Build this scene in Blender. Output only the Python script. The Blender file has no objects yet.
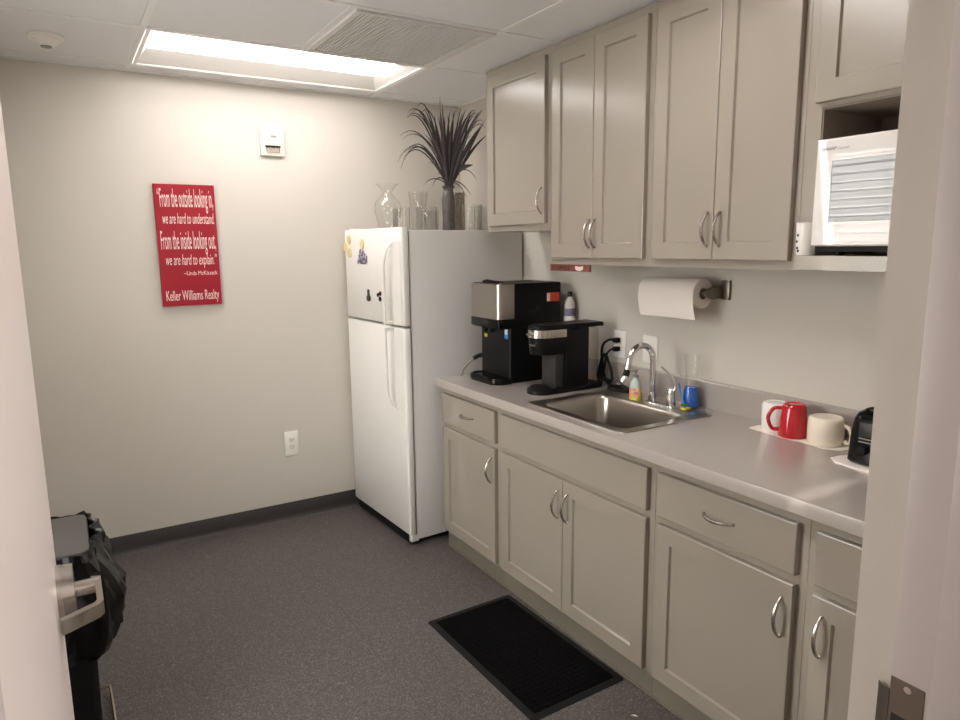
import bpy, bmesh, math, random
from mathutils import Vector, Matrix, noise
PI = math.pi
random.seed(7)
sc = bpy.context.scene
C = sc.collection

# ------------------------------------------------------------------ materials
def lin(c):
    return tuple(((v/255)/12.92 if v/255 <= .04045 else ((v/255+.055)/1.055)**2.4) for v in c)
def mat(name, rgb, rough=.5, metal=0, spec=.5, bump=0, bscale=200, mottle=0, mscale=30, trans=0, ior=1.45, coat=0, emit=0, aniso=0):
    m = bpy.data.materials.new(name); m.use_nodes = True
    nt = m.node_tree; b = nt.nodes['Principled BSDF']
    c = lin(rgb)
    b.inputs['Base Color'].default_value = (*c, 1)
    b.inputs['Roughness'].default_value = rough
    b.inputs['Metallic'].default_value = metal
    b.inputs['Specular IOR Level'].default_value = spec
    b.inputs['Transmission Weight'].default_value = trans
    b.inputs['IOR'].default_value = ior
    b.inputs['Coat Weight'].default_value = coat
    if emit:
        b.inputs['Emission Color'].default_value = (*c, 1); b.inputs['Emission Strength'].default_value = emit
    if bump or mottle:
        tc = nt.nodes.new('ShaderNodeTexCoord')
    if mottle:
        n = nt.nodes.new('ShaderNodeTexNoise'); n.inputs['Scale'].default_value = mscale; n.inputs['Detail'].default_value = 3
        nt.links.new(tc.outputs['Object'], n.inputs['Vector'])
        mx = nt.nodes.new('ShaderNodeMix'); mx.data_type = 'RGBA'
        mx.inputs[6].default_value = (*[v*(1-mottle) for v in c], 1); mx.inputs[7].default_value = (*[min(1, v*(1+mottle)) for v in c], 1)
        nt.links.new(n.outputs['Fac'], mx.inputs[0]); nt.links.new(mx.outputs[2], b.inputs['Base Color'])
    if bump:
        n2 = nt.nodes.new('ShaderNodeTexNoise'); n2.inputs['Scale'].default_value = bscale
        nt.links.new(tc.outputs['Object'], n2.inputs['Vector'])
        bp = nt.nodes.new('ShaderNodeBump'); bp.inputs['Strength'].default_value = bump; bp.inputs['Distance'].default_value = .002
        nt.links.new(n2.outputs['Fac'], bp.inputs['Height']); nt.links.new(bp.outputs['Normal'], b.inputs['Normal'])
    return m

M = dict(
    wall=mat('wall_paint', (203, 197, 188), .55, bump=.08, bscale=160),
    doorpaint=mat('door_paint', (230, 219, 214), .38, bump=.03, bscale=90),
    framepaint=mat('frame_paint', (196, 187, 184), .4),
    base=mat('vinyl_base', (56, 53, 51), .45),
    tile=mat('ceiling_tile', (222, 221, 221), .9, bump=.35, bscale=260, mottle=.05, mscale=160),
    tee=mat('ceiling_grid', (226, 225, 223), .5),
    cab=mat('cabinet_paint', (150, 141, 130), .23, spec=.6),
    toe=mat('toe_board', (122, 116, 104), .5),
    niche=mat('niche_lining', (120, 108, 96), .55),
    counter=mat('laminate', (166, 157, 150), .28, coat=.8, mottle=.05, mscale=220, bump=.02, bscale=300),
    steel=mat('brushed_steel', (176, 170, 162), .28, 1, bump=.03, bscale=60),
    nickel=mat('satin_nickel', (190, 184, 176), .26, 1),
    chrome=mat('chrome', (225, 225, 225), .06, 1),
    strike=mat('dull_steel', (128, 118, 108), .42, 1),
    fridge=mat('appliance_white', (232, 229, 224), .32, bump=.05, bscale=350),
    fridgeside=mat('appliance_side', (214, 211, 207), .42, bump=.12, bscale=300),
    gasket=mat('gasket_grey', (140, 137, 133), .6),
    black=mat('black_plastic', (9, 9, 10), .4, spec=.28),
    gloss=mat('black_gloss', (11, 11, 12), .15, spec=.35),
    matte=mat('black_matte', (17, 17, 18), .6, spec=.25),
    dgrey=mat('dark_grey_plastic', (44, 43, 43), .45),
    lidgrey=mat('lid_grey', (62, 59, 57), .6, spec=.3),
    
    rubber=mat('rubber', (25, 24, 24), .75, spec=.2),
    white=mat('white_plastic', (235, 231, 225), .35),
    offwhite=mat('offwhite_plastic', (228, 221, 210), .4),
    slot=mat('slot_dark', (40, 37, 34), .6),
    paper=mat('paper', (242, 234, 226), .85, bump=.15, bscale=140),
    card=mat('cardboard', (150, 128, 100), .8),
    red=mat('sign_red', (150, 20, 38), .45),
    reddark=mat('sign_edge', (92, 24, 30), .6),
    letter=mat('letter_cream', (240, 214, 208), .6),
    redmug=mat('red_glaze', (182, 22, 36), .12, coat=.5),
    whitemug=mat('white_glaze', (234, 231, 226), .15),
    creammug=mat('cream_glaze', (230, 218, 200), .16),
    
    frosted=mat('milky_glass', (238, 236, 232), .25, trans=.8, ior=1.4),
    plant=mat('plum_leaf', (50, 43, 44), .5, mottle=.3, mscale=20),
    vasefill=mat('smoky_vase', (96, 90, 88), .1, trans=.3, mottle=.5, mscale=45),
    bluegel=mat('blue_gel', (24, 98, 196), .2, bump=.5, bscale=120),
    soap=mat('clear_soap', (206, 218, 216), .12, trans=.15, ior=1.36),
    soaplabel=mat('orange_label', (238, 160, 110), .5, mottle=.35, mscale=60),
    yellow=mat('yellow', (226, 205, 60), .5),
    olive=mat('green', (70, 120, 60), .6),
    magnet=mat('wooden_magnet', (222, 206, 150), .5, mottle=.2, mscale=60),
    purple=mat('purple_print', (120, 112, 138), .5, mottle=.95, mscale=75),
    plum=mat('dark_plum', (42, 24, 36), .7, spec=.2),
    orange=mat('orange_red', (214, 72, 44), .4),
    bluelab=mat('blue_label', (60, 140, 205), .4),
    brown=mat('brown_board', (112, 62, 52), .6, mottle=.45, mscale=40),
    bag=mat('bin_liner', (8, 8, 9), .24, spec=.4, bump=.3, bscale=35),
    grille=mat('grille_white', (205, 202, 199), .5),
    ductshade=mat('duct_shade', (60, 58, 56), .9),
    hose=mat('grey_hose', (140, 132, 124), .4),
    blind=mat('blind_slat', (240, 240, 238), .45),
    mwhite=mat('microwave_white', (226, 222, 219), .015, spec=.5),
    mwin=mat('microwave_screen', (138, 137, 138), .012, spec=.6),
    reflector=mat('light_reflector', (240, 238, 234), .4),
    lens=mat('light_lens', (255, 249, 246), .4, emit=10.5),
)
def clear(name, tint, ior=1.45, rough=0.0):
    # thin clear wall: passes light straight through, mirrors by Fresnel
    m = bpy.data.materials.new(name); m.use_nodes = True; nt = m.node_tree; N = nt.nodes; Lk = nt.links
    N.remove(N['Principled BSDF']); out = N['Material Output']
    t = N.new('ShaderNodeBsdfTransparent'); t.inputs[0].default_value = (*lin(tint), 1)
    gl = N.new('ShaderNodeBsdfGlossy'); gl.inputs['Roughness'].default_value = rough
    lw = N.new('ShaderNodeLayerWeight'); lw.inputs[0].default_value = .5
    pw = N.new('ShaderNodeMath'); pw.operation = 'POWER'; pw.inputs[1].default_value = 5.0; Lk.new(lw.outputs['Facing'], pw.inputs[0])
    fr = N.new('ShaderNodeMath'); fr.operation = 'MULTIPLY_ADD'; fr.inputs[1].default_value = .95; fr.inputs[2].default_value = ((ior-1)/(ior+1))**2; Lk.new(pw.outputs[0], fr.inputs[0])
    mx = N.new('ShaderNodeMixShader'); Lk.new(fr.outputs[0], mx.inputs[0]); Lk.new(t.outputs[0], mx.inputs[1]); Lk.new(gl.outputs[0], mx.inputs[2])
    Lk.new(mx.outputs[0], out.inputs['Surface']); return m
M['glass'] = clear('clear_glass', (254, 254, 253), 1.5)
M['smoke'] = clear('smoky_clear', (226, 223, 219), 1.45, .05)
# speckled sheet-vinyl floor with one welded seam
def floor_mat():
    m = bpy.data.materials.new('speckled_vinyl'); m.use_nodes = True
    nt = m.node_tree; N = nt.nodes; L = nt.links; b = N['Principled BSDF']
    b.inputs['Roughness'].default_value = .42; b.inputs['Specular IOR Level'].default_value = .4
    tc = N.new('ShaderNodeTexCoord')
    v = N.new('ShaderNodeTexVoronoi'); v.inputs['Scale'].default_value = 260
    L.new(tc.outputs['Object'], v.inputs['Vector'])
    r = N.new('ShaderNodeValToRGB')
    e = r.color_ramp.elements
    sx = N.new('ShaderNodeSeparateColor'); L.new(v.outputs['Color'], sx.inputs[0])
    L.new(sx.outputs[0], r.inputs[0])
    e[0].position = 0; e[0].color = (*lin((66, 62, 61)), 1)
    e[1].position = 1; e[1].color = (*lin((122, 115, 112)), 1)
    for p, c in ((.5, (82, 77, 75)), (.8, (90, 84, 82)), (.93, (112, 106, 103))):
        q = e.new(p); q.color = (*lin(c), 1)
    n = N.new('ShaderNodeTexNoise'); n.inputs['Scale'].default_value = 60; n.inputs['Detail'].default_value = 4
    L.new(tc.outputs['Object'], n.inputs['Vector'])
    mr = N.new('ShaderNodeMapRange'); mr.inputs[3].default_value = .8; mr.inputs[4].default_value = 1.2
    L.new(n.outputs['Fac'], mr.inputs[0])
    sp = N.new('ShaderNodeSeparateXYZ'); L.new(tc.outputs['Object'], sp.inputs[0])
    cmp_ = N.new('ShaderNodeMath'); cmp_.operation = 'COMPARE'; cmp_.inputs[1].default_value = -1.262; cmp_.inputs[2].default_value = .0016
    L.new(sp.outputs[0], cmp_.inputs[0])
    sub = N.new('ShaderNodeMath'); sub.operation = 'MULTIPLY_ADD'; sub.inputs[1].default_value = -.3
    L.new(cmp_.outputs[0], sub.inputs[0]); L.new(mr.outputs[0], sub.inputs[2])
    mul = N.new('ShaderNodeVectorMath'); mul.operation = 'SCALE'
    L.new(r.outputs[0], mul.inputs[0]); L.new(sub.outputs[0], mul.inputs['Scale'])
    L.new(mul.outputs[0], b.inputs['Base Color'])
    return m
def print_mat(name, cols, scale):
    # patchy printed picture: hard-edged cells in a few ink colours
    m = bpy.data.materials.new(name); m.use_nodes = True; nt = m.node_tree; N = nt.nodes; b = N['Principled BSDF']; b.inputs['Roughness'].default_value = .4
    tc = N.new('ShaderNodeTexCoord'); v = N.new('ShaderNodeTexVoronoi'); v.inputs['Scale'].default_value = scale
    nt.links.new(tc.outputs['Object'], v.inputs['Vector'])
    sx = N.new('ShaderNodeSeparateColor'); nt.links.new(v.outputs['Color'], sx.inputs[0])
    r = N.new('ShaderNodeValToRGB'); r.color_ramp.interpolation = 'CONSTANT'; e = r.color_ramp.elements
    e[0].position = 0; e[0].color = (*lin(cols[0]), 1); e[1].position = 1/len(cols); e[1].color = (*lin(cols[1]), 1)
    for i, c in enumerate(cols[2:]):
        q = e.new((i+2)/len(cols)); q.color = (*lin(c), 1)
    nt.links.new(sx.outputs[0], r.inputs[0]); nt.links.new(r.outputs[0], b.inputs['Base Color'])
    return m
M['photo'] = print_mat('photo_print', [(92, 84, 120), (40, 36, 44), (214, 208, 214), (120, 108, 150), (150, 148, 168), (60, 54, 78)], 75)
M['soaplabel'] = print_mat('soap_label_print', [(240, 160, 110), (236, 176, 130), (228, 120, 96), (120, 170, 190), (240, 190, 120), (232, 214, 120)], 95)
M['floor'] = floor_mat()
M['counter'].node_tree.nodes['Principled BSDF'].inputs['Coat Roughness'].default_value = .22

# ------------------------------------------------------------------ geometry helpers
ORG = {}
class G:
    def __init__(s): s.bm = bmesh.new()
    def box(s, x0, x1, y0, y1, z0, z1, bev=0, seg=2):
        x0, x1 = sorted((x0, x1)); y0, y1 = sorted((y0, y1)); z0, z1 = sorted((z0, z1))
        t = bmesh.new()
        bmesh.ops.create_cube(t, size=1)
        for v in t.verts:
            v.co = Vector((x0+(v.co.x+.5)*(x1-x0), y0+(v.co.y+.5)*(y1-y0), z0+(v.co.z+.5)*(z1-z0)))
        if bev: bmesh.ops.bevel(t, geom=list(t.edges), offset=bev, segments=seg, affect='EDGES', profile=.5)
        return s.merge(t)
    def merge(s, t):
        mp = {}
        for v in t.verts: mp[v] = s.bm.verts.new(v.co)
        for f in t.faces:
            try: s.bm.faces.new([mp[v] for v in f.verts])
            except ValueError: pass
        t.free(); return s
    def loft(s, loops, cap0=True, cap1=True, closed=True):
        L = [[s.bm.verts.new(p) for p in lp] for lp in loops]
        n = len(L[0])
        for a, b in zip(L, L[1:]):
            for i in range(n if closed else n-1):
                j = (i+1) % n
                try: s.bm.faces.new((a[i], a[j], b[j], b[i]))
                except ValueError: pass
        if closed and cap0: s.bm.faces.new(L[0])
        if closed and cap1: s.bm.faces.new(L[-1])
        return s
    def tube(s, path, r, n=10, cap=True, flat=1.0):
        P = [Vector(p) for p in path]
        R = r if isinstance(r, (list, tuple)) else [r]*len(P)
        T = []
        for i in range(len(P)):
            a = P[max(0, i-1)]; b = P[min(len(P)-1, i+1)]
            T.append((b-a).normalized())
        u = T[0].orthogonal().normalized(); loops = []
        for i, p in enumerate(P):
            u = (u-T[i]*u.dot(T[i])).normalized(); w = T[i].cross(u)
            loops.append([p+(u*math.cos(2*PI*k/n)+w*math.sin(2*PI*k/n)*flat)*R[i] for k in range(n)])
        return s.loft(loops, cap, cap)
    def cyl(s, p0, p1, r0, r1=None, n=24): return s.tube([p0, p1], [r0, r0 if r1 is None else r1], n)
    def lathe(s, prof, c=(0, 0, 0), n=32, sx=1, sy=1, shape=None):
        loops = []
        for r, z in prof:
            lp = []
            for k in range(n):
                a = 2*PI*k/n; q = r*(shape(a, z) if shape else 1)
                lp.append((c[0]+q*math.cos(a)*sx, c[1]+q*math.sin(a)*sy, c[2]+z))
            loops.append(lp)
        return s.loft(loops)
    def front(s, xf, y0, y1, z0, z1, rings):
        """a panel facing -X: rings are (inset, depth behind xf), from the back edge round to the centre"""
        loops = []
        for i, d in rings:
            x = xf+d
            loops.append([(x, y0+i, z0+i), (x, y1-i, z0+i), (x, y1-i, z1-i), (x, y0+i, z1-i)])
        return s.loft(loops)
    def xform(s, mtx):
        for v in s.bm.verts: v.co = mtx @ v.co
        return s
    def build(s, name, m, parent=None, loc=(0, 0, 0), label=None, cat=None, group=None, kind=None, smooth=35, rotz=0):
        bmesh.ops.recalc_face_normals(s.bm, faces=list(s.bm.faces))
        off = ORG[parent.name] if parent else Vector(loc)
        for v in s.bm.verts: v.co -= off
        me = bpy.data.meshes.new(name); s.bm.to_mesh(me); s.bm.free()
        if smooth:
            me.polygons.foreach_set('use_smooth', [True]*len(me.polygons))
            me.set_sharp_from_angle(angle=math.radians(smooth))
        me.materials.append(M[m] if isinstance(m, str) else m)
        o = bpy.data.objects.new(name, me); C.objects.link(o)
        if parent: o.parent = parent
        else: o.location = loc
        ORG[o.name] = off
        tag(o, label, cat, group, kind)
        return o
def tag(o, label=None, cat=None, group=None, kind=None):
    if label: o['label'] = label
    if cat: o['category'] = cat
    if group: o['group'] = group
    if kind: o['kind'] = kind
    return o
def thing(name, label, cat, loc, group=None, rotz=0, local=False):
    o = bpy.data.objects.new(name, None); C.objects.link(o)
    o.location = loc; o.rotation_euler = (0, 0, rotz); o.empty_display_size = .05
    ORG[o.name] = Vector((0, 0, 0)) if local else Vector(loc)
    return tag(o, label, cat, group)
def dup(root, loc, label):
    r = root.copy(); C.objects.link(r); r.location = loc; r['label'] = label
    for ch in list(root.children):
        c = ch.copy(); C.objects.link(c); c.parent = r
        for g in ch.children:
            d = g.copy(); C.objects.link(d); d.parent = c
    return r
def struct(g, name, m, parent=None, smooth=0):
    return g.build(name, m, parent, kind='structure', smooth=smooth)
def rrect(x0, x1, y0, y1, z, r, n=6):
    out = []
    for cx, cy, a0 in ((x1-r, y1-r, 0), (x0+r, y1-r, PI/2), (x0+r, y0+r, PI), (x1-r, y0+r, 1.5*PI)):
        for k in range(n+1):
            a = a0+PI/2*k/n; out.append((cx+r*math.cos(a), cy+r*math.sin(a), z))
    return out
def lettering(parent, name, s, m, o, xd, up, width, em, depth=.0015, shear=0, label=None, align='LEFT'):
    cu = bpy.data.curves.new('lettering', 'FONT'); cu.body = s; cu.size = 1; cu.extrude = .5; cu.shear = shear; cu.resolution_u = 3
    tmp = bpy.data.objects.new('lettering_tmp', cu); C.objects.link(tmp)
    dg = bpy.context.evaluated_depsgraph_get()
    me = bpy.data.meshes.new_from_object(tmp.evaluated_get(dg))
    bpy.data.objects.remove(tmp); bpy.data.curves.remove(cu)
    xs = [v.co.x for v in me.vertices]; w = max(xs)-min(xs); x0 = min(xs)
    xd = Vector(xd); up = Vector(up); nn = xd.cross(up); o = Vector(o)
    off = ORG[parent.name]
    for v in me.vertices:
        v.co = o+xd*((v.co.x-x0)/w*width)+up*(v.co.y*em)+nn*((v.co.z+.5)*depth)-off
    me.materials.append(M[m]); me.name = name
    ob = bpy.data.objects.new(name, me); C.objects.link(ob); ob.parent = parent
    ORG[ob.name] = off
    return tag(ob, label)
def smooth_path(pts, n=6):
    P = [Vector(p) for p in pts]; out = []
    Q = [P[0]*2-P[1]]+P+[P[-1]*2-P[-2]]
    for i in range(1, len(Q)-2):
        a, b, c, d = Q[i-1:i+3]
        for k in range(n):
            t = k/n
            out.append(.5*((2*b)+(c-a)*t+(2*a-5*b+4*c-d)*t*t+(3*b-a-3*c+d)*t**3))
    out.append(P[-1]); return out

# ------------------------------------------------------------------ room shell
ZC = 2.361
XL = -2.65          # left wall
YF = -3.295         # room side of the wall with the doorway
YH = -3.50          # corridor side of it
struct(G().box(-4.0, .4, -5.6, .12, -.1, 0), 'floor', 'floor')
struct(G().box(XL-.12, .12, 0, .12, 0, ZC+.1), 'wall_back', 'wall')
struct(G().box(0, .12, YF, 0, 0, ZC+.1), 'wall_right', 'wall')
WY0, WY1, WZ0, WZ1 = -2.05, -1.15, .75, 2.10     # window opening in the left wall
g = G()
g.box(XL-.12, XL, WY1, 0, 0, ZC+.1); g.box(XL-.12, XL, YH, WY0, 0, ZC+.1)
g.box(XL-.12, XL, WY0, WY1, 0, WZ0); g.box(XL-.12, XL, WY0, WY1, WZ1, ZC+.1)
struct(g, 'wall_left', 'wall')
g = G()                                          # wall around the doorway
g.box(-1.28, .12, YH, YF, 0, ZC+.1); g.box(XL, -2.25, YH, YF, 0, ZC+.1); g.box(-2.25, -1.28, YH, YF, 2.08, ZC+.1)
struct(g, 'wall_front', 'wall')
# corridor the camera stands in
struct(G().box(-4.0, .4, -5.6, -5.5, 0, ZC+.1), 'wall_corridor', 'wall')
struct(G().box(-4.1, -4.0, -5.6, YH, 0, ZC+.1).box(.4, .5, -5.6, YH, 0, ZC+.1), 'wall_corridor_end', 'wall')
struct(G().box(-4.0, XL-.12, YH, YF+.1, 0, ZC+.1), 'wall_corridor_side', 'wall')
struct(G().box(.12, .4, YH, YF+.1, 0, ZC+.1), 'wall_corridor_corner', 'wall')
# ceiling with the recess for the light
GX0, GX1, GY0, GY1 = -1.801, -.582, -.746, -.136
g = G()
g.box(XL-.12, GX0+.012, YH, .12, ZC, ZC+.02); g.box(-4.1, GX0+.012, -5.6, YH, ZC, ZC+.02); g.box(GX1-.012, .5, -5.6, .12, ZC, ZC+.02)
LDY = -1.829                                      # second fixture, three tile rows nearer the doorway
g.box(GX0, GX1, -5.6, GY0+LDY+.012, ZC, ZC+.02); g.box(GX0, GX1, GY1+LDY-.012, GY0+.012, ZC, ZC+.02); g.box(GX0, GX1, GY1-.012, .12, ZC, ZC+.02)
struct(g, 'ceiling', 'tile')
g = G(); tw = .012
for x in (GX0-1.219, GX0, GX1):
    if x > XL: g.box(x-tw, x+tw, YF, 0, ZC-.003, ZC+.001)
for y in (GY1, GY0, GY0-.61, GY0-1.219, GY0-1.829, GY0-2.438):
    g.box(XL, 0, y-tw, y+tw, ZC-.0032, ZC+.001)
for y0, y1 in ((GY0, GY0-.61), (0, GY1), (GY0-2.438, YF)):
    g.box(-1.1915-tw, -1.1915+tw, y0, y1, ZC-.0028, ZC+.001)
g.box(XL, 0, -.022, -.0005, ZC-.004, ZC+.001); g.box(-.022, -.0005, YF, 0, ZC-.004, ZC+.001); g.box(XL+.0005, XL+.022, YF, 0, ZC-.004, ZC+.001)
struct(g, 'trim_1', 'tee')
# vinyl cove base
def cove(name, p0, p1, nrm):
    prof = ((.0005, 0), (.013, 0), (.010, .004), (.006, .012), (.0045, .03), (.0045, .092), (.003, .095), (.0005, .095))
    a = Vector(p0); b = Vector(p1); nv = Vector(nrm)
    struct(G().loft([[tuple(p+nv*d+Vector((0, 0, z))) for d, z in prof] for p in (a, b)]), name, 'base', smooth=30)
cove('baseboard_back', (XL+.014, 0, 0), (-.001, 0, 0), (0, -1, 0))
cove('baseboard_left', (XL, YF+.014, 0), (XL, 0, 0), (1, 0, 0))
# window with blinds in the left wall (mirrored in the microwave door)
w1 = bpy.data.objects.new('window_1', None); C.objects.link(w1); w1.location = (XL, (WY0+WY1)/2, WZ0); ORG['window_1'] = Vector(w1.location); w1['kind'] = 'structure'
g = G()
for a in ((WY0, WY0+.05, WZ0, WZ1), (WY1-.05, WY1, WZ0, WZ1), (WY0+.05, WY1-.05, WZ0, WZ0+.05), (WY0+.05, WY1-.05, WZ1-.05, WZ1)):
    g.box(XL-.115, XL-.07, *a)
g.build('window_frame', 'white', w1, smooth=0)
G().box(XL-.098, XL-.092, WY0+.05, WY1-.05, WZ0+.05, WZ1-.05).build('window_pane', 'glass', w1, smooth=0)
G().box(XL-.06, XL+.02, WY0-.02, WY1+.02, WZ0-.03, WZ0-.001).build('window_sill', 'white', w1, smooth=0)
wb = thing('window_blind', 'white horizontal slat blind hanging in the window of the left wall', 'blind', (XL-.03, (WY0+WY1)/2, WZ1), )
g = G()
zz = WZ1-.075
while zz > WZ0+.04:
    t = .0022; dx = .026; dz = .0085
    g.loft([[(XL-.034-dx, y, zz+dz), (XL-.034, y, zz+.002), (XL-.034+dx, y, zz-dz), (XL-.034+dx, y, zz-dz+t), (XL-.034, y, zz+.002+t), (XL-.034-dx, y, zz+dz+t)] for y in (WY0+.008, WY1-.008)])
    zz -= .049
g.build('slats', 'blind', wb)
G().box(XL-.06, XL-.008, WY0+.004, WY1-.004, WZ1-.05, WZ1-.002, .004).build('headrail', 'blind', wb)
for y in (WY1-.16, (WY0+WY1)/2, WY0+.16): G().box(XL-.0065, XL-.0055, y-.0015, y+.0015, WZ0+.03, WZ1-.03).build('ladder_tape', 'blind', wb, smooth=0)
G().cyl((XL-.002, WY1-.10, WZ1-.05), (XL-.002, WY1-.09, WZ1-.62), .005, n=8).build('tilt_wand', 'white', wb)

# doorway frame, strike plate, open door
FB, FC = -3.349, -3.405
g = G()
g.box(-1.29, -1.2795, FB-.001, FC-.001, 0, 2.03, .002)                      # strike-side rabbet
g.box(-1.306, -1.2795, FC, FC-.05, 0, 2.03, .0015)                    # stop
g.box(-1.29, -1.2795, FC-.05, YH-.02, 0, 2.03)
g.box(-1.29, -1.23, YH-.02, YH-.001, 0, 2.09)
g.box(-2.25, -2.215, FB, FC-.001, 0, 2.03); g.box(-2.25, -2.20, FC, FC-.05, 0, 2.03, .0015); g.box(-2.25, -2.215, FC-.05, YH-.02, 0, 2.03)
g.box(-2.30, -2.215, YH-.02, YH-.001, 0, 2.09)
g.box(-2.25, -1.28, FB, YH-.02, 2.03, 2.08); g.box(-2.25, -1.28, YH-.02, YH-.001, 2.03, 2.09)
fr = struct(g, 'trim_2', 'framepaint', smooth=30)
g = G()
g.box(-1.2915, -1.2899, -3.393, -3.3515, .845, .979, .0007, 1)
arc = [(-1.2905+.014*(1-math.cos(t)), -3.3515+.020*math.sin(t)*1.0) for t in (0, .4, .8, 1.1)]
g.loft([[(x, y, .871) for x, y in arc]+[(x-.0016, y, .871) for x, y in reversed(arc)], [(x, y, .959) for x, y in arc]+[(x-.0016, y, .959) for x, y in reversed(arc)]])
sp = g.build('strike_plate', 'strike', fr, label='dull steel strike plate')
g = G()
for z in (.970, .854): g.lathe([(.0001, .0), (.0045, 0), (.0045, .0012), (.0022, .0016), (.0001, .0006)], n=16).bm
g2 = G()
for z in (.970, .854):
    g2.cyl((-1.2922, -3.373, z), (-1.2913, -3.373, z), .0048, n=18)
g2.build('screw', 'nickel', sp)
G().box(-1.2921, -1.2912, -3.384, -3.356, .895, .929).build('latch_hole', 'slot', sp, smooth=0)
dx = -2.210
d1 = bpy.data.objects.new('door_1', None); C.objects.link(d1); d1.location = (dx-.022, -3.37, 0); ORG['door_1'] = Vector(d1.location); d1['kind'] = 'structure'
G().box(dx-.044, dx, -3.372, -2.462, .012, 2.025, .0015, 1).build('door_leaf', 'doorpaint', d1)
RZ, RY = .985, -2.53
h = G()
h.cyl((dx-.0005, RY, RZ), (dx+.008, RY, RZ), .0445, n=48); h.cyl((dx+.008, RY, RZ), (dx+.024, RY, RZ), .0435, .0425, n=48)
hd = h.build('door_handle', 'nickel', d1, label='brushed nickel lever handle')
G().cyl((dx+.024, RY, RZ), (dx+.058, RY, RZ), .0125, n=20).build('handle_neck', 'nickel', hd)
g = G()                                            # flat lever bar with a return to the door
pts = [(dx+.048, RY+.014), (dx+.062, RY+.008), (dx+.062, RY-.086), (dx+.055, RY-.098), (dx+.006, RY-.126)]
inn = [(dx+.048, RY+.003), (dx+.053, RY-.001), (dx+.053, RY-.080), (dx+.050, RY-.087), (dx+.003, RY-.115)]
loops = []
for (ax, ay), (bx, by) in zip(pts, inn):
    loops.append([(ax, ay, RZ-.011), (ax, ay, RZ+.011), (bx, by, RZ+.011), (bx, by, RZ-.011)])
g.loft(loops); g.build('lever', 'nickel', hd, smooth=30)

# ------------------------------------------------------------------ ceiling fittings
L = thing('ceiling_light', 'long white recessed troffer light glowing in the ceiling by the back wall', 'light', (-1.19, -.44, ZC), 'ceiling lights')
x0, x1, y0, y1 = GX0+.014, GX1-.014, GY0+.014, GY1-.014
g = G()                                           # rim, flush with the grid
for a in ((x0, x0+.016, y0, y1), (x1-.016, x1, y0, y1), (x0+.016, x1-.016, y0, y0+.012), (x0+.016, x1-.016, y1-.012, y1)):
    g.box(*a, ZC-.003, ZC+.003)
g.build('rim', 'reflector', L, smooth=0)
lx0, lx1, ly0, ly1 = x0+.05, x1-.085, -.615, -.300
g = G()                                           # sloping white reflector pan with end plates
g.loft([[(x0+.012, y0+.01, ZC+.001), (x1-.012, y0+.01, ZC+.001), (x1-.012, y1-.01, ZC+.001), (x0+.012, y1-.01, ZC+.001)],
        [(lx0, ly0, ZC+.042), (lx1, ly0, ZC+.042), (lx1, ly1, ZC+.042), (lx0, ly1, ZC+.042)]], cap0=False, cap1=True)
g.build('reflector', 'reflector', L, smooth=0)
g = G()
n = 9; lp0 = []; lp1 = []
for k in range(n):
    t = k/(n-1); y = ly0+(ly1-ly0)*t; z = ZC+.040-.020*math.sin(PI*t)
    lp0.append((lx0+.002, y, z)); lp1.append((lx1-.002, y, z))
g.loft([lp0+[(lx0+.002, ly1, ZC+.041), (lx0+.002, ly0, ZC+.041)], lp1+[(lx1-.002, ly1, ZC+.041), (lx1-.002, ly0, ZC+.041)]])
g.build('lens', 'lens', L)
dup(L, (-1.19, -.44+LDY, ZC), 'white recessed troffer light in the ceiling nearer the doorway, above the sink side')
V = thing('ceiling_vent', 'square white grille air vent in the ceiling beside the light', 'vent', (-.887, -1.05, ZC))
vx0, vx1, vy0, vy1 = -1.1915+.013, GX1-.013, GY0-.61+.013, GY0-.013
G().box(vx0+.02, vx1-.04, vy0+.01, vy1-.03, ZC-.002, ZC-.0006).build('duct_shade_sheet', 'ductshade', V, smooth=0)  # dark sheet on the closed ceiling, coloured like shade inside a duct
g = G()
for a in ((vx0, vx0+.022, vy0, vy1), (vx1-.042, vx1, vy0, vy1), (vx0+.022, vx1-.042, vy0, vy0+.012), (vx0+.022, vx1-.042, vy1-.034, vy1)):
    g.box(*a, ZC-.012, ZC-.0006)
g.build('frame', 'grille', V, smooth=0)
g = G()
nx = 36
for k in range(1, nx):
    x = vx0+.022+(vx1-.064-vx0)*k/nx; g.box(x-.0022, x+.0022, vy0+.012, vy1-.034, ZC-.010, ZC-.002)
for k in range(1, nx):
    y = vy0+.012+(vy1-.046-vy0)*k/nx; g.box(vx0+.022, vx1-.042, y-.0018, y+.0018, ZC-.0085, ZC-.002)
g.build('grille', 'grille', V, smooth=0)
S = thing('smoke_detector', 'round white smoke detector on the ceiling tile at the far left', 'smoke detector', (-2.118, -.447, ZC))
G().lathe([(.061, -.0006), (.062, -.010), (.058, -.016), (.0001, -.016)], (-2.118, -.447, ZC), 40).build('base', 'white', S)
G().lathe([(.050, -.0155), (.046, -.022), (.030, -.036), (.026, -.040), (.0001, -.040)], (-2.118, -.447, ZC), 36).build('dome', 'white', S)
G().lathe([(.020, -.0398), (.019, -.044), (.0001, -.044)], (-2.118, -.447, ZC), 24).build('sensor', 'gasket', S)

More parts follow.
